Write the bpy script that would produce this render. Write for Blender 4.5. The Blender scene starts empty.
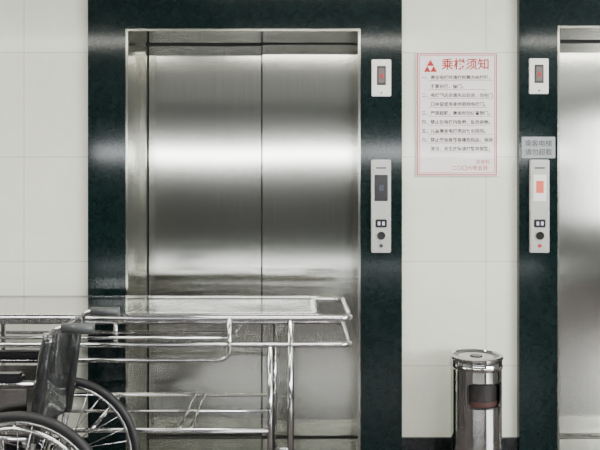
import bpy, bmesh, math, random
from mathutils import Vector, Matrix
random.seed(4)
S = bpy.context.scene
COL = S.collection

# ---------------------------------------------------------------- materials
def new_mat(name):
    m = bpy.data.materials.new(name); m.use_nodes = True
    nt = m.node_tree
    return m, nt, nt.nodes["Principled BSDF"]

def simple(name, col, rough=0.5, metal=0.0, coat=0.0, emit=None, es=0.0, vary=0.0, nscale=20):
    m, nt, b = new_mat(name)
    b.inputs["Base Color"].default_value = (*col, 1)
    b.inputs["Roughness"].default_value = rough
    b.inputs["Metallic"].default_value = metal
    b.inputs["Coat Weight"].default_value = coat
    if emit:
        b.inputs["Emission Color"].default_value = (*emit, 1)
        b.inputs["Emission Strength"].default_value = es
    if vary > 0:
        tc = nt.nodes.new("ShaderNodeTexCoord")
        n = nt.nodes.new("ShaderNodeTexNoise"); n.inputs["Scale"].default_value = nscale
        n.inputs["Detail"].default_value = 5
        r = nt.nodes.new("ShaderNodeValToRGB")
        r.color_ramp.elements[0].position = .3; r.color_ramp.elements[1].position = .7
        r.color_ramp.elements[0].color = (*[c*(1-vary) for c in col], 1)
        r.color_ramp.elements[1].color = (*[min(1, c*(1+vary)) for c in col], 1)
        nt.links.new(tc.outputs["Object"], n.inputs["Vector"])
        nt.links.new(n.outputs["Fac"], r.inputs["Fac"])
        nt.links.new(r.outputs["Color"], b.inputs["Base Color"])
    return m

def brushed(name, col, rough=.25, aniso=.8, streak=.04):
    m, nt, b = new_mat(name)
    b.inputs["Metallic"].default_value = 1
    b.inputs["Anisotropic"].default_value = aniso
    b.inputs["Anisotropic Rotation"].default_value = 0
    tg = nt.nodes.new("ShaderNodeTangent"); tg.direction_type = 'RADIAL'; tg.axis = 'Z'
    nt.links.new(tg.outputs[0], b.inputs["Tangent"])
    g = nt.nodes.new("ShaderNodeNewGeometry")
    mp = nt.nodes.new("ShaderNodeMapping"); mp.inputs["Scale"].default_value = (160, 160, 2.2)
    n = nt.nodes.new("ShaderNodeTexNoise"); n.inputs["Scale"].default_value = 1; n.inputs["Detail"].default_value = 4
    nt.links.new(g.outputs["Position"], mp.inputs["Vector"])
    nt.links.new(mp.outputs[0], n.inputs["Vector"])
    r = nt.nodes.new("ShaderNodeValToRGB")
    r.color_ramp.elements[0].position = .3; r.color_ramp.elements[1].position = .7
    r.color_ramp.elements[0].color = (*[c*(1-streak*2) for c in col], 1)
    r.color_ramp.elements[1].color = (*[min(1, c*(1+streak)) for c in col], 1)
    nt.links.new(n.outputs["Fac"], r.inputs["Fac"])
    nt.links.new(r.outputs[0], b.inputs["Base Color"])
    b.inputs["Roughness"].default_value = rough
    # very slight waviness of the thin sheet
    n3 = nt.nodes.new("ShaderNodeTexNoise"); n3.inputs["Scale"].default_value = 1.6; n3.inputs["Detail"].default_value = 0
    nt.links.new(g.outputs["Position"], n3.inputs["Vector"])
    bp = nt.nodes.new("ShaderNodeBump"); bp.inputs["Strength"].default_value = .12; bp.inputs["Distance"].default_value = .01
    nt.links.new(n3.outputs["Fac"], bp.inputs["Height"])
    nt.links.new(bp.outputs[0], b.inputs["Normal"])
    return m

def tile_mat(name, col, grout, w, h, ox, oz, rough=.18):
    m, nt, b = new_mat(name)
    g = nt.nodes.new("ShaderNodeNewGeometry")
    sp = nt.nodes.new("ShaderNodeSeparateXYZ"); nt.links.new(g.outputs["Position"], sp.inputs[0])
    def math_(op, a, bb=None):
        n = nt.nodes.new("ShaderNodeMath"); n.operation = op
        for i, v in enumerate((a, bb)):
            if v is None: continue
            if isinstance(v, (int, float)): n.inputs[i].default_value = v
            else: nt.links.new(v, n.inputs[i])
        return n.outputs[0]
    def line(out, off, size):
        a = math_('DIVIDE', math_('SUBTRACT', out, off), size)
        f = math_('SUBTRACT', a, math_('ROUND', a))
        return math_('LESS_THAN', math_('MULTIPLY', math_('ABSOLUTE', f), size), .0020)
    j = math_('MAXIMUM', line(sp.outputs[0], ox, w), line(sp.outputs[2], oz, h))
    n = nt.nodes.new("ShaderNodeTexNoise"); n.inputs["Scale"].default_value = 3.5; n.inputs["Detail"].default_value = 8
    n.inputs["Roughness"].default_value = .65; n.inputs["Distortion"].default_value = 1.5
    nt.links.new(g.outputs["Position"], n.inputs["Vector"])
    r = nt.nodes.new("ShaderNodeValToRGB")
    r.color_ramp.elements[0].position = .35; r.color_ramp.elements[1].position = .65
    r.color_ramp.elements[0].color = (*[c*.94 for c in col], 1)
    r.color_ramp.elements[1].color = (*col, 1)
    nt.links.new(n.outputs["Fac"], r.inputs[0])
    mx = nt.nodes.new("ShaderNodeMixRGB"); nt.links.new(j, mx.inputs[0])
    nt.links.new(r.outputs[0], mx.inputs[1]); mx.inputs[2].default_value = (*grout, 1)
    nt.links.new(mx.outputs[0], b.inputs["Base Color"])
    b.inputs["Roughness"].default_value = rough
    return m

M_tile = tile_mat("cream_wall_tile", (.82, .83, .71), (.54, .54, .45), .77, .522, -1.38, .983, .12)
M_side = simple("painted_side_wall", (.26, .26, .25), .6, vary=.05)
M_back = simple("dim_back_wall", (.055, .06, .057), .6, vary=.05)
M_ceil = simple("ceiling_paint", (.24, .25, .245), .8, vary=.03)
M_base = simple("black_stone_skirting", (.012, .014, .015), .15, vary=.3)

# green granite
M_gran, nt, b = new_mat("dark_green_granite")
g = nt.nodes.new("ShaderNodeNewGeometry")
n = nt.nodes.new("ShaderNodeTexNoise"); n.inputs["Scale"].default_value = 24; n.inputs["Detail"].default_value = 9; n.inputs["Roughness"].default_value = .8
n.inputs["Distortion"].default_value = 1
nt.links.new(g.outputs["Position"], n.inputs["Vector"])
r = nt.nodes.new("ShaderNodeValToRGB")
r.color_ramp.elements[0].position = .38; r.color_ramp.elements[0].color = (.0022, .0070, .0070, 1)
r.color_ramp.elements[1].position = .75; r.color_ramp.elements[1].color = (.0075, .019, .018, 1)
nt.links.new(n.outputs["Fac"], r.inputs[0]); nt.links.new(r.outputs[0], b.inputs["Base Color"])
b.inputs["Roughness"].default_value = .10
b.inputs["Specular IOR Level"].default_value = .3

M_floor, nt, b = new_mat("polished_floor")
g = nt.nodes.new("ShaderNodeNewGeometry")
br = nt.nodes.new("ShaderNodeTexBrick"); br.offset = 0
br.inputs["Scale"].default_value = 1; br.inputs["Brick Width"].default_value = .6; br.inputs["Row Height"].default_value = .6
br.inputs["Mortar Size"].default_value = .003
br.inputs["Color1"].default_value = (.085, .070, .072, 1); br.inputs["Color2"].default_value = (.075, .063, .065, 1); br.inputs["Mortar"].default_value = (.04, .035, .035, 1)
nt.links.new(g.outputs["Position"], br.inputs["Vector"]); nt.links.new(br.outputs["Color"], b.inputs["Base Color"])
b.inputs["Roughness"].default_value = .22

M_steel = brushed("brushed_steel_door", (.50, .50, .455), .145, .88, .05)
M_steelj = brushed("brushed_steel_jamb", (.38, .38, .33), .18, .7)
M_tube = simple("stainless_tube", (.58, .58, .57), .12, 1)
M_tray = simple("stainless_tray", (.60, .59, .58), .14, 1)
M_chrome = simple("polished_chrome", (.50, .50, .48), .06, 1)
M_dark = simple("dark_gap", (.004, .004, .004), .7)
M_rub = simple("black_rubber", (.010, .010, .011), .55, vary=.2)
M_blk = simple("black_plastic", (.010, .010, .012), .25)
M_plate = simple("light_panel_plate", (.46, .46, .43), .3, .3, vary=.04)
M_white = simple("white_plate", (.80, .79, .74), .35, vary=.03)
M_red = simple("red_print", (.42, .012, .012), .6)
M_grayp = simple("grey_print", (.035, .028, .032), .6)
M_paper = simple("notice_board_white", (.88, .81, .78), .3, coat=.3, vary=.02)
M_blue = simple("footplate_grey", (.15, .16, .17), .4)

# plastic wrapped upholstery
M_wrap, nt, b = new_mat("plastic_wrapped_upholstery")
g = nt.nodes.new("ShaderNodeNewGeometry")
n = nt.nodes.new("ShaderNodeTexNoise"); n.inputs["Scale"].default_value = 9; n.inputs["Detail"].default_value = 3; n.inputs["Distortion"].default_value = .8
nt.links.new(g.outputs["Position"], n.inputs["Vector"])
r = nt.nodes.new("ShaderNodeValToRGB")
r.color_ramp.elements[0].position = .45; r.color_ramp.elements[0].color = (.012, .014, .014, 1)
r.color_ramp.elements[1].position = .8; r.color_ramp.elements[1].color = (.05, .056, .055, 1)
nt.links.new(n.outputs["Fac"], r.inputs[0]); nt.links.new(r.outputs[0], b.inputs["Base Color"])
b.inputs["Roughness"].default_value = .18; b.inputs["Coat Weight"].default_value = 1; b.inputs["Coat Roughness"].default_value = .06
bp = nt.nodes.new("ShaderNodeBump"); bp.inputs["Strength"].default_value = .7; bp.inputs["Distance"].default_value = .02
nt.links.new(n.outputs["Fac"], bp.inputs["Height"]); nt.links.new(bp.outputs[0], b.inputs["Normal"])

# ---------------------------------------------------------------- helpers
def empty(name, loc):
    e = bpy.data.objects.new(name, None); e.location = loc; e.empty_display_size = .1
    COL.objects.link(e); return e

def add(name, me, mat, parent=None, smooth=False):
    ob = bpy.data.objects.new(name, me); COL.objects.link(ob)
    if mat: me.materials.append(mat)
    if smooth:
        for p in me.polygons: p.use_smooth = True
    if parent:
        ob.parent = parent; ob.matrix_parent_inverse = Matrix.Translation(-Vector(parent.location))
    return ob

def mesh_of(bm, name):
    bmesh.ops.recalc_face_normals(bm, faces=bm.faces)
    me = bpy.data.meshes.new(name); bm.to_mesh(me); bm.free(); return me

def boxes(name, lst, mat, parent=None, bevel=0.0):
    bm = bmesh.new()
    for (x0, x1, y0, y1, z0, z1) in lst:
        g = bmesh.ops.create_cube(bm, size=1)
        for v in g["verts"]:
            v.co = Vector(((x0+x1)/2+v.co.x*(x1-x0), (y0+y1)/2+v.co.y*(y1-y0), (z0+z1)/2+v.co.z*(z1-z0)))
    if bevel:
        bmesh.ops.bevel(bm, geom=list(bm.edges), offset=bevel, segments=2, affect='EDGES')
    return add(name, mesh_of(bm, name), mat, parent)

def box(name, x0, x1, y0, y1, z0, z1, mat, parent=None, bevel=0.0):
    return boxes(name, [(x0, x1, y0, y1, z0, z1)], mat, parent, bevel)

def fillet(pts, rad, closed=False, seg=6):
    pts = [Vector(p) for p in pts]; n = len(pts); out = []
    for i in range(n):
        if not closed and i in (0, n-1): out.append(pts[i]); continue
        p = pts[i]; a = pts[i-1]-p; c = pts[(i+1) % n]-p
        r_ = min(rad, a.length*.49, c.length*.49)
        A = p+a.normalized()*r_; C = p+c.normalized()*r_
        for k in range(seg+1):
            t = k/seg
            out.append((1-t)**2*A+2*(1-t)*t*p+t*t*C)
    return out

def sweep(bm, pts, r, closed=False, n=12):
    pts = [Vector(p) for p in pts]; N = len(pts)
    tang = []
    for i in range(N):
        if closed: t = pts[(i+1) % N]-pts[i-1]
        else: t = pts[min(i+1, N-1)]-pts[max(i-1, 0)]
        tang.append(t.normalized())
    ref = Vector((0, 0, 1)) if abs(tang[0].z) < .9 else Vector((1, 0, 0))
    u = tang[0].cross(ref).normalized(); rings = []
    for i in range(N):
        u = (u-tang[i]*u.dot(tang[i])).normalized(); v = tang[i].cross(u)
        rings.append([bm.verts.new(pts[i]+(u*math.cos(a)+v*math.sin(a))*r) for a in [2*math.pi*k/n for k in range(n)]])
    for i in range(N if closed else N-1):
        A = rings[i]; B = rings[(i+1) % N]
        off = 0
        if closed and i == N-1:
            off = min(range(n), key=lambda o: (A[0].co-B[o].co).length)
        for k in range(n):
            bm.faces.new((A[k], A[(k+1) % n], B[(k+1+off) % n], B[(k+off) % n]))
    if not closed:
        bm.faces.new(rings[0]); bm.faces.new(rings[-1])

def tubes(name, lst, mat, parent=None):
    """lst of (points, radius, fillet, closed)"""
    bm = bmesh.new()
    for pts, r, f, c in lst:
        p = fillet(pts, f, c) if f else pts
        sweep(bm, p, r, c)
    return add(name, mesh_of(bm, name), mat, parent, True)

def circle(cx, cy, cz, r, n=72):   # circle in XZ plane (axis Y)
    return [(cx+r*math.cos(2*math.pi*k/n), cy, cz+r*math.sin(2*math.pi*k/n)) for k in range(n)]

def lathe(name, prof, cx, cy, mat, parent=None, n=64, smooth=True):
    bm = bmesh.new(); rings = []
    for r, z in prof:
        rings.append([bm.verts.new((cx+r*math.cos(2*math.pi*k/n), cy+r*math.sin(2*math.pi*k/n), z)) for k in range(n)])
    for A, B in zip(rings, rings[1:]):
        for k in range(n): bm.faces.new((A[k], A[(k+1) % n], B[(k+1) % n], B[k]))
    bm.faces.new(rings[0]); bm.faces.new(rings[-1])
    ob = add(name, mesh_of(bm, name), mat, parent, smooth)
    if smooth:
        md = ob.modifiers.new("es", 'EDGE_SPLIT'); md.split_angle = math.radians(35)
    return ob

def ycyl(bm, cx, y0, y1, cz, r, n=24):
    A = [bm.verts.new((cx+r*math.cos(2*math.pi*k/n), y0, cz+r*math.sin(2*math.pi*k/n))) for k in range(n)]
    B = [bm.verts.new((v.co.x, y1, v.co.z)) for v in A]
    for k in range(n): bm.faces.new((A[k], A[(k+1) % n], B[(k+1) % n], B[k]))
    bm.faces.new(A); bm.faces.new(B)

def ycyls(name, lst, mat, parent=None):
    bm = bmesh.new()
    for a in lst: ycyl(bm, *a)
    return add(name, mesh_of(bm, name), mat, parent)

def text(name, body, x, z, y, size, mat, parent, align='LEFT', bold=0.0):
    c = bpy.data.curves.new(name, 'FONT'); c.body = body; c.size = size; c.align_x = align
    c.offset = bold
    o = bpy.data.objects.new(name+"_src", c)
    o.location = (x, y, z); o.rotation_euler = (math.pi/2, 0, 0)
    COL.objects.link(o)
    bpy.context.view_layer.update()
    me = bpy.data.meshes.new_from_object(o.evaluated_get(bpy.context.evaluated_depsgraph_get()))
    me.transform(o.matrix_world)
    bpy.data.objects.remove(o)
    me.materials.clear()
    return add(name, me, mat, parent)

# ---------------------------------------------------------------- room shell
XL, XR, YB, H = -4.0, 4.6, -8.0, 2.8
# openings in the elevator wall
E = [(-.865, .30, 2.14), (1.275, 2.44, 2.155)]
boxes("wall_back", [
    (XL, E[0][0], 0, .25, 0, H), (E[0][1], E[1][0], 0, .25, 0, H), (E[1][1], XR, 0, .25, 0, H),
    (E[0][0], E[0][1], 0, .25, E[0][2], H), (E[1][0], E[1][1], 0, .25, E[1][2], H)], M_tile)
box("floor", XL-.2, XR+.2, YB-.2, .8, -.1, 0, M_floor)
box("ceiling", XL-.2, XR+.2, YB-.2, .8, H, H+.1, M_ceil)
box("wall_left", XL-.2, XL, YB, .25, 0, H, M_side)
WY0, WY1, WZ0, WZ1 = -6.2, -2.0, .9, 2.4
boxes("wall_right", [(XR, XR+.2, YB, WY0, 0, H), (XR, XR+.2, WY1, .25, 0, H), (XR, XR+.2, WY0, WY1, 0, WZ0), (XR, XR+.2, WY0, WY1, WZ1, H)], M_side)
# wall behind the viewer: clerestory strip window and low glazing added for a second glare band
FX0, FX1 = -3.4, 4.0
T0, T1, L0, L1 = 1.88, 2.08, .06, .16
boxes("wall_front", [(XL, FX0, YB-.2, YB, 0, H), (FX1, XR, YB-.2, YB, 0, H),
      (FX0, FX1, YB-.2, YB, T1, H), (FX0, FX1, YB-.2, YB, L1, T0), (FX0, FX1, YB-.2, YB, 0, L0)], M_back)
def mullions(name, axis, a0, a1, z0, z1, pos, n):
    l = []
    for i in range(n+1):
        a = a0+(a1-a0)*i/n
        if axis == 'x': l.append((a-.02, a+.02, pos-.12, pos-.06, z0, z1))
        else: l.append((pos+.06, pos+.12, a-.02, a+.02, z0, z1))
    if axis == 'x':
        l += [(a0, a1, pos-.12, pos-.06, z0, z0+.02), (a0, a1, pos-.12, pos-.06, z1-.02, z1)]
    else:
        l += [(pos+.06, pos+.12, a0, a1, z0, z0+.03), (pos+.06, pos+.12, a0, a1, z1-.03, z1)]
    return boxes(name, l, M_plate)
mullions("window_1", 'x', FX0, FX1, T0, T1, YB, 5)
mullions("added_low_strip", 'x', FX0, FX1, L0, L1, YB, 5)  # invented low strip, shaped to give the doors a lower glare band
mullions("added_side_window", 'y', WY0, WY1, WZ0, WZ1, XR, 3)  # unseen side window, added to light the tiles and wheelchair

boxes("baseboard_back", [(XL, -1.05, -.014, 0, 0, .105), (.505, 1.085, -.014, 0, 0, .105), (2.64, XR, -.014, 0, 0, .105)], M_base)
box("baseboard_left", XL, XL+.014, YB, -.014, 0, .105, M_base)
box("baseboard_right", XR-.014, XR, YB, -.014, 0, .105, M_base)

# ---------------------------------------------------------------- elevators
def elevator(x0, x1, zt, wl, wr, split):
    e = empty("elevator", ((x0+x1)/2, 0, 0))
    top = zt+.30
    boxes("granite_surround", [(x0-wl, x0, -.035, 0, 0, top), (x1, x1+wr, -.035, 0, 0, top), (x0, x1, -.035, 0, zt, top)], M_gran, e)
    D = .28
    t = .012
    boxes("jamb_lining", [(x0, x0+t, -.030, D, 0, zt), (x1-t, x1, -.030, D, 0, zt)], M_steelj, e)
    box("header_lining", x0+t, x1-t, -.030, D, zt-t, zt, M_steelj, e)
    a, c = x0+t, x1-t
    box("return_post", a, a+.030, D-.05, D, 0, zt-t, M_steelj, e)
    box("door_gap", a, c, D+.07, D+.09, 0, zt+.05, M_dark, e)
    boxes("door_panel_slow", [(a+.036, split-.003, D+.006, D+.03, .012, zt-t-.004)], M_steel, e, .002)
    boxes("door_panel_fast", [(split+.005, c, D-.012, D+.014, .012, zt-t-.004)], M_steel, e, .002)
    box("panel_seam_strip", split-.003, split+.005, D+.012, D+.02, .012, zt-t-.004, M_dark, e)  # near-black strip filling the seam between the two panels
    box("sill", a, c, -.03, D+.03, 0, .010, M_steelj, e)
    boxes("sill_groove", [(a, c, D-.03, D-.022, .010, .012), (a, c, D-.01, D-.002, .010, .0105)], M_dark, e)
    box("header_gap", a, c, D-.02, D+.03, zt-t-.004, zt-t, M_dark, e)
    return e
elevator(*E[0][:2], E[0][2], .185, .205, -.207)
elevator(*E[1][:2], E[1][2], .190, .20, 1.95)

GY = -.035
def indicator(cx, z0, z1):
    p = empty("elevator_floor_indicator", (cx, GY, (z0+z1)/2))
    box("plate", cx-.048, cx+.048, GY-.010, GY, z0, z1, M_white, p, .003)
    h = (z1-z0)
    box("window_bezel", cx-.022, cx+.022, GY-.013, GY-.009, z0+h*.30, z1-h*.18, M_grayp, p, .001)
    box("lens", cx-.015, cx+.015, GY-.0145, GY-.012, z0+h*.36, z1-h*.24, simple("indicator_lens", (.16, .13, .12), .2), p)
    box("arrow_mark", cx-.007, cx+.007, GY-.0155, GY-.014, z0+h*.48, z0+h*.60, M_red, p)
    boxes("screws", [(cx-.004, cx+.004, GY-.012, GY-.009, z0+.012, z0+.020)], M_grayp, p)
indicator(.402, 1.803, 1.985)
indicator(1.18, 1.815, 1.990)

M_lit = simple("lit_red_display", (.5, .10, .05), .3, emit=(1, .10, .05), es=.5)
M_litw = simple("lit_button", (.3, .3, .3), .3, emit=(.7, .8, 1), es=.6)
def call_panel(cx, z0, z1, disp, lit):
    p = empty("elevator_call_panel", (cx, GY, (z0+z1)/2))
    w = .049
    box("plate", cx-w, cx+w, GY-.014, GY, z0, z1, M_plate, p, .004)
    box("display_window", cx-.033, cx+.033, GY-.017, GY-.012, z1-.205, z1-.075, M_blk if not lit else M_white, p, .002)
    if lit:
        box("display_segment", cx-.018, cx+.018, GY-.019, GY-.016, z1-.165, z1-.105, M_lit, p, .001)
    else:
        box("display_segment", cx-.012, cx+.012, GY-.019, GY-.016, z1-.155, z1-.125, simple("dim_segments", (.03, .04, .05), .2), p)
    box("brand_line", cx-.025, cx+.025, GY-.0155, GY-.013, z1-.045, z1-.038, M_grayp, p)
    box("button_housing", cx-.028, cx+.028, GY-.018, GY-.012, z0+.125, z0+.165, M_blk, p, .003)
    boxes("button_symbols", [(cx-.017, cx-.005, GY-.0195, GY-.0175, z0+.136, z0+.154), (cx+.005, cx+.017, GY-.0195, GY-.0175, z0+.136, z0+.154)], M_litw, p)
    ycyls("call_button", [(cx, GY-.022, GY-.012, z0+.085, .020), ], M_chrome, p)
    ycyls("key_switch", [(cx, GY-.018, GY-.012, z0+.035, .009)], M_grayp if not lit else M_red, p)
call_panel(.400, 1.03, 1.49, True, False)
call_panel(1.182, 1.03, 1.49, True, True)

p = empty("elevator_label_plate", (1.178, GY, 1.55))
box("plate", 1.095, 1.262, GY-.006, GY, 1.497, 1.603, simple("grey_label", (.30, .32, .33), .35, vary=.05), p, .002)
text("line_1", "乘客电梯", 1.178, 1.558, GY-.0068, .034, M_grayp, p, 'CENTER')
text("line_2", "请勿超载", 1.178, 1.515, GY-.0068, .034, M_grayp, p, 'CENTER')

# ---------------------------------------------------------------- notice
p = empty("notice_sign", (.7825, 0, 1.72))
X0, X1, Z0, Z1 = .580, .985, 1.410, 2.025
box("board", X0, X1, -.010, 0, Z0, Z1, M_paper, p, .001)
fy0, fy1 = -.0112, -.0098
def rect(x0, x1, z0, z1, t): return [(x0, x1, fy0, fy1, z0, z0+t), (x0, x1, fy0, fy1, z1-t, z1), (x0, x0+t, fy0, fy1, z0+t, z1-t), (x1-t, x1, fy0, fy1, z0+t, z1-t)]
boxes("red_border", rect(X0+.004, X1-.004, Z0+.004, Z1-.004, .0045) + rect(X0+.014, X1-.014, Z0+.014, Z1-.014, .0025), simple("red_border_print", (.50, .05, .05), .5), p)
bm = bmesh.new()
for (ax, az, s) in [(.650, 1.990, .030), (.634, 1.958, .028), (.666, 1.958, .028)]:
    v = [bm.verts.new((ax, -.0113, az)), bm.verts.new((ax-s*.62, -.0113, az-s*1.05)), bm.verts.new((ax+s*.62, -.0113, az-s*1.05))]
    bm.faces.new(v)
add("triangle_logo", mesh_of(bm, "logo"), M_red, p)
text("title", "乘梯须知", .705, 1.945, -.0114, .060, M_red, p, 'LEFT', .0007)
lines = ["一、乘坐电梯时请按所需方向按钮，", "　　不要拍打，撞门。",
         "二、电梯到达后请先出后进，勿在门", "　　口停留或用身体阻挡电梯门。",
         "三、严禁超载，乘坐时勿倚靠轿门。",
         "四、禁止在电梯内吸烟，乱扔杂物。",
         "五、儿童乘坐电梯须由家长陪同。",
         "六、禁止装运易燃易爆危险品，保持",
         "　　清洁，发生故障请按警铃报警。"]
for i, l in enumerate(lines):
    text("text_line_%d" % (i+1), l, .606, 1.893-i*.0445, -.0114, .0222, M_grayp, p, 'LEFT', .0003)
boxes("text_rules", [(.640, .962 if i % 2 == 0 else .93, fy0, fy1, 1.8845-i*.0445, 1.8863-i*.0445) for i in range(9)], simple("faint_rule", (.26, .21, .22), .6), p)
text("signature_1", "总务科", .875, 1.472, -.0114, .024, M_red, p)
text("signature_2", "二〇〇六年五月", .755, 1.440, -.0114, .026, M_red, p, 'LEFT', .0002)

# ---------------------------------------------------------------- trash can
cx, cy = .83, -.20
p = empty("trash_can", (cx, cy, 0))
R = .118
bm = bmesh.new(); N = 144; zs = [.03+.004*i for i in range(121)]
zt = zs[-1]
th0 = math.radians(-90+9)
def inside(th, z):
    u = (th-th0)
    while u > math.pi: u -= 2*math.pi
    while u < -math.pi: u += 2*math.pi
    x = u*R; zz = z-.398; hw, hh, rr = .084, .056, .025
    dx = max(abs(x)-(hw-rr), 0); dz = max(abs(zz)-(hh-rr), 0)
    return dx*dx+dz*dz < rr*rr
V = [[bm.verts.new((cx+R*math.cos(2*math.pi*k/N), cy+R*math.sin(2*math.pi*k/N), z)) for k in range(N)] for z in zs]
for i in range(len(zs)-1):
    for k in range(N):
        if inside(2*math.pi*(k+.5)/N, (zs[i]+zs[i+1])/2): continue
        bm.faces.new((V[i][k], V[i][(k+1) % N], V[i+1][(k+1) % N], V[i+1][k]))
loose = [v for v in bm.verts if not v.link_faces]
bmesh.ops.delete(bm, geom=loose, context='VERTS')
add("body", mesh_of(bm, "body"), M_chrome, p, True)
pts = []
hw, hh, rr = .084, .056, .025
for (sx, sz, a0) in [(1, 1, 0), (-1, 1, 90), (-1, -1, 180), (1, -1, 270)]:
    for k in range(7):
        a = math.radians(a0+k*15)
        x = sx*(hw-rr)+rr*math.cos(a); z = sz*(hh-rr)+rr*math.sin(a)
        pts.append((x, z))
full = []
for i in range(len(pts)):
    a = Vector(pts[i]); c = Vector(pts[(i+1) % len(pts)])
    m = max(1, int((c-a).length/.01))
    for k in range(m): full.append(a.lerp(c, k/m))
tubes("opening_trim", [([(cx+(R+.001)*math.cos(th0+q.x/R), cy+(R+.001)*math.sin(th0+q.x/R), .398+q.y) for q in full], .004, 0, True)], M_blk, p)
lathe("inner_liner", [(.02, .05), (.104, .05), (.104, .50)], cx, cy, simple("liner_brown_black", (.010, .007, .006), .5, vary=.7, nscale=30), p)
lathe("flap_bag", [(.105, .366), (.1065, .366), (.1065, .345), (.105, .345)], cx, cy, simple("bag_edge_brown", (.05, .016, .012), .5), p)
lathe("top_cap", [(R, .505), (R+.004, .510), (R+.005, .520), (R+.001, .526), (R+.001, .548), (R+.006, .552), (R+.006, .562), (R, .566), (R-.012, .566), (R-.016, .558)], cx, cy, M_chrome, p)
lathe("ash_tray", [(R-.016, .556), (R-.016, .562), (R-.03, .562), (R-.04, .556), (.03, .557), (.028, .562), (.01, .563)], cx, cy, M_blk, p)
lathe("base_ring", [(R-.01, 0), (R+.006, .002), (R+.006, .030), (R+.001, .036), (R-.006, .036)], cx, cy, M_blk, p)

# ---------------------------------------------------------------- stretcher cart
p = empty("hospital_stretcher_cart", (-.78, -.40, 0))
yn, yf, zt = -.65, -.15, .828
xl, xr = -1.78, .205
def loop(x0, x1, z, r=.0125, f=.05, a=None, b_=None):
    a = yn if a is None else a; b_ = yf if b_ is None else b_
    return ([(x0, a, z), (x1, a, z), (x1, b_, z), (x0, b_, z)], r, f, True)
tubes("top_frame", [loop(xl, xr, zt-.012, .014, .06)], M_tube, p)
bm = bmesh.new()
nx, ny = 40, 14
sx0, sx1, sy0, sy1 = xl+.06, .085, yn+.004, yf-.004
gv = [[bm.verts.new((sx0+(sx1-sx0)*i/nx, sy0+(sy1-sy0)*j/ny,
       zt+.004-.005*min(1, min(j, ny-j)/1.2)+.0003*math.sin(i*.5)*math.sin(j*.6))) for j in range(ny+1)] for i in range(nx+1)]
for i in range(nx):
    for j in range(ny): bm.faces.new((gv[i][j], gv[i+1][j], gv[i+1][j+1], gv[i][j+1]))
sheet = add("steel_tray_top", mesh_of(bm, "sheet"), M_tray, p, True)
md = sheet.modifiers.new("t", 'SOLIDIFY'); md.thickness = .004; md.offset = -1
boxes("tray_lip", [(sx0, sx1, yn-.010, yn-.007, zt-.024, zt+.004), (sx0, sx1, yf+.007, yf+.010, zt-.024, zt+.004)], M_tray, p, .001)
tubes("lower_frame", [loop(xl, xr, .708, .0115, .06)], M_tube, p)
L = []
for y in (yn, yf):
    for x in (-.04, -.122, -1.50, -1.42):
        L.append(([(x, y, zt-.015), (x, y, .10)] if x in (-.04, -1.5) else [(x, y, .70), (x, y, .10)], .0115, 0, False))
    for x in (-.75,):
        L.append(([(x, y, zt-.015), (x, y, .708)], .009, 0, False))
    L.append(([(-.125, y, .10), (-.035, y, .10)], .0115, 0, False))
    L.append(([(-1.505, y, .10), (-1.415, y, .10)], .0115, 0, False))
tubes("legs", L, M_tube, p)
Lh = [loop(-1.5, -.125, .36, .010, .0)]
for x in (-.45, -.495, -.85, -1.2): Lh.append(([(x, yn, .36), (x, yf, .36)], .007, 0, False))
Lh.append(([(-1.5, -.4, .36), (-.125, -.4, .36)], .007, 0, False))
tubes("lower_shelf_rack", Lh, M_tube, p)
G = []
for y in (yn-.028, yf+.028):
    G.append(([(-.285, y, zt-.004), (-.285, y, .652), (-1.5, y, .652), (-1.5, y, zt-.004)], .0095, .05, False))
    G.append(([(-.285, y, .742), (-1.5, y, .742)], .007, 0, False))
    for x in (-.285, -1.5): G.append(([(x, y, zt-.03), (x, (yn if y < -.4 else yf), zt-.03)], .007, 0, False))
tubes("guard_rails", G, M_tube, p)
for i, (x, y) in enumerate([(-.08, yn), (-.08, yf), (-1.46, yn), (-1.46, yf)]):
    tubes("caster_stem_%d" % (i+1), [([(x, y, .10), (x, y, .075)], .010, 0, False)], M_tube, p)
    boxes("caster_fork_%d" % (i+1), [(x-.018, x+.018, y-.020, y-.016, .03, .08), (x-.018, x+.018, y+.016, y+.020, .03, .08), (x-.018, x+.018, y-.02, y+.02, .076, .080)], M_tube, p)
    ycyls("caster_wheel_%d" % (i+1), [(x, y-.013, y+.013, .040, .040)], M_rub, p)

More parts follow.
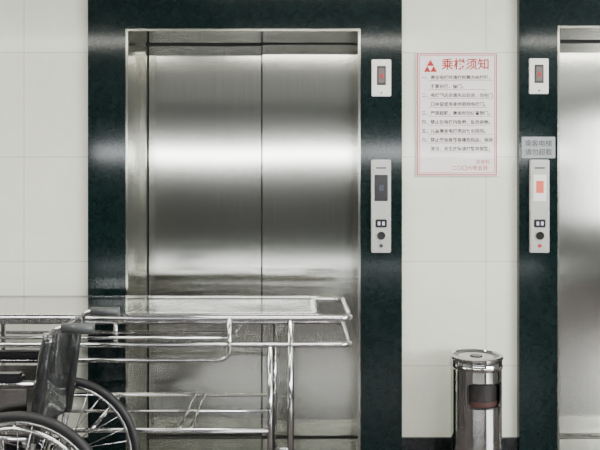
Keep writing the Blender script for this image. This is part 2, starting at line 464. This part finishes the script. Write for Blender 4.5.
# ---------------------------------------------------------------- wheelchair (facing -X)
HX = -.93; RW = .305
p = empty("wheelchair", (-1.05, -.98, 0))
yN, yF = -1.20, -.76        # wheel planes
fN, fF = -1.145, -.815      # frame side planes
for i, (y, s) in enumerate([(yN, -1), (yF, 1)]):
    k = i+1
    tubes("tyre_%d" % k, [(circle(HX, y, RW, RW-.016), .016, 0, True)], M_rub, p)
    tubes("rim_%d" % k, [(circle(HX, y, RW, RW-.036), .008, 0, True)], M_tube, p)
    tubes("hand_rim_%d" % k, [(circle(HX, y+s*.034, RW, RW-.048), .0085, 0, True)], M_tube, p)
    sp = []
    for j in range(32):
        a = 2*math.pi*j/32; a2 = a+(.55 if j % 2 else -.55); o = .018 if (j//2) % 2 else -.018
        sp.append(([(HX+.028*math.cos(a2), y+o, RW+.028*math.sin(a2)), (HX+(RW-.038)*math.cos(a), y, RW+(RW-.038)*math.sin(a))], .0016, 0, False))
    for j in range(6):
        a = 2*math.pi*(j+.5)/6
        sp.append(([(HX+(RW-.036)*math.cos(a), y, RW+(RW-.036)*math.sin(a)), (HX+(RW-.048)*math.cos(a), y+s*.034, RW+(RW-.048)*math.sin(a))], .004, 0, False))
    tubes("spokes_%d" % k, sp, M_tube, p)
    ycyls("hub_%d" % k, [(HX, y-.030, y+.030, RW, .020), (HX, y-.021, y-.016, RW, .034), (HX, y+.016, y+.021, RW, .034)], M_tube, p)
fr = []
for y in (fN, fF):
    fr.append(([(-.915, y, .14), (-.905, y, .45), (-.855, y, .80), (-.83, y, .872), (-.70, y, .872)], .011, .05, False))
    fr.append(([(-.905, y, .50), (-1.36, y, .50), (-1.42, y, .16)], .011, .05, False))
    fr.append(([(-.912, y, .16), (-1.42, y, .16)], .011, 0, False))
    fr.append(([(-.880, y, .685), (-1.25, y, .685), (-1.28, y, .50)], .011, .04, False))
    fr.append(([(-1.37, y, .42), (-1.52, y, .10), (-1.54, y, .10)], .010, .03, False))
fr.append(([(-.93, fN, .17), (-.93, fF, .49)], .009, 0, False))
fr.append(([(-.93, fF, .17), (-.93, fN, .49)], .009, 0, False))
fr.append(([(-1.28, fN, .17), (-1.28, fF, .49)], .009, 0, False))
fr.append(([(-1.28, fF, .17), (-1.28, fN, .49)], .009, 0, False))
fr.append(([(HX, yN, RW), (HX, fN, RW)], .010, 0, False))
fr.append(([(HX, yF, RW), (HX, fF, RW)], .010, 0, False))
for y in (fN, fF): fr.append(([(-.91, y, RW), (HX, y, RW)], .012, 0, False))
tubes("frame", fr, M_tube, p)
tubes("grips", [([(-.80, y, .872), (-.695, y, .872)], .017, 0, False) for y in (fN, fF)], simple("grey_grip", (.06, .066, .066), .35), p)
boxes("arm_pads", [(-1.23, -.93, y-.025, y+.025, .69, .722) for y in (fN, fF)], M_blk, p, .010)
boxes("skirt_guards", [(-1.24, -.92, y-.003, y+.003, .515, .665) for y in (fN, fF)], M_tray, p)
def slab(name, f, nu, nv, th, mat):
    bm = bmesh.new()
    g = [[bm.verts.new(f(i/nu, j/nv)) for j in range(nv+1)] for i in range(nu+1)]
    for i in range(nu):
        for j in range(nv): bm.faces.new((g[i][j], g[i+1][j], g[i+1][j+1], g[i][j+1]))
    o = add(name, mesh_of(bm, name), mat, p, True)
    m = o.modifiers.new("t", 'SOLIDIFY'); m.thickness = th; m.offset = 0
    return o
def backf(u, v):
    y = fN+(fF-fN)*u; z = .50+.345*v
    x = -.905+ (z-.45)*(.05/.35) if z < .80 else -.855+(z-.80)*.35
    return (x-.035*math.sin(math.pi*u)+.006*math.sin(9*u+7*v), y, z+.010*math.sin(math.pi*u)*-1)
slab("back_upholstery", backf, 18, 18, .022, M_wrap)
slab("seat_upholstery", lambda u, v: (-.93-.42*u, fN+(fF-fN)*v, .512-.03*math.sin(math.pi*v)), 12, 12, .020, M_rub)
tubes("post_sleeves", [([(-.896, y, .49), (-.857, y, .79), (-.842, y, .85)], .021, .03, False) for y in (fN, fF)], M_wrap, p)
for i, y in enumerate((fN, fF)):
    ycyls("front_caster_%d" % (i+1), [(-1.38, y-.014, y+.014, .075, .075)], M_rub, p)
    boxes("caster_fork_%d" % (i+1), [(-1.395, -1.365, y-.022, y-.018, .07, .165), (-1.395, -1.365, y+.018, y+.022, .07, .165), (-1.395, -1.365, y-.022, y+.022, .160, .166)], M_tube, p)
    s = 1 if i == 0 else -1
    boxes("footplate_%d" % (i+1), [(-1.62, -1.50, min(y, y+s*.13), max(y, y+s*.13), .092, .102)], M_blue, p, .003)

# ---------------------------------------------------------------- lights
def area(name, loc, rot, sx, sy, power, col):
    l = bpy.data.lights.new(name, 'AREA'); l.shape = 'RECTANGLE'; l.size = sx; l.size_y = sy
    l.energy = power; l.color = col
    o = bpy.data.objects.new(name, l); o.location = loc; o.rotation_euler = rot; COL.objects.link(o); return o
def arad(sx, sy, rad): return rad*math.pi*sx*sy
DAY = (.97, .99, 1.0)
w = FX1-FX0
area("daylight_window_1", ((FX0+FX1)/2, YB-.15, (T0+T1)/2), (math.pi/2, 0, 0), w, T1-T0, arad(w, T1-T0, 36), DAY)
area("added_low_strip_light", ((FX0+FX1)/2, YB-.15, (L0+L1)/2), (math.pi/2, 0, 0), w, L1-L0, arad(w, L1-L0, 13), DAY)  # added light behind the invented low strip, for the lower door reflection
area("added_side_fill", (XR+.15, (WY0+WY1)/2, (WZ0+WZ1)/2), (math.pi/2, 0, math.pi/2), WY1-WY0, WZ1-WZ0, arad(4.2, 1.5, 24), DAY)  # fill light at the added side opening, brightens wall and wheelchair
for y, es in ((-1.3, 28), (-3.1, 34)):  # near row is unseen, added to light the wall without reflecting in the doors
    for x in (-2.4, .3, 3.0):
        e = empty("unseen_ceiling_light", (x, y, H))
        boxes("housing", [(x-.95, x+.95, y-.15, y-.13, H-.07, H), (x-.95, x+.95, y+.13, y+.15, H-.07, H), (x-.97, x-.95, y-.15, y+.15, H-.07, H), (x+.95, x+.97, y-.15, y+.15, H-.07, H)], M_white, e)
        boxes("diffuser", [(x-.94, x+.94, y-.13, y+.13, H-.045, H-.040)], simple("lamp_diffuser", (.9, .9, .9), .5, emit=(1, .98, .91), es=es), e)

W = bpy.data.worlds.new("World"); S.world = W; W.use_nodes = True
W.node_tree.nodes["Background"].inputs[0].default_value = (.75, .85, 1, 1)
W.node_tree.nodes["Background"].inputs[1].default_value = 1.5

# ---------------------------------------------------------------- camera
c = bpy.data.cameras.new("camera"); co = bpy.data.objects.new("camera", c); COL.objects.link(co)
co.location = (0, -3.5, 1.33); co.rotation_euler = (math.pi/2, 0, 0)
c.sensor_width = 36; c.lens = 36*700/600; c.shift_y = -33/600; c.clip_start = .05
S.camera = co
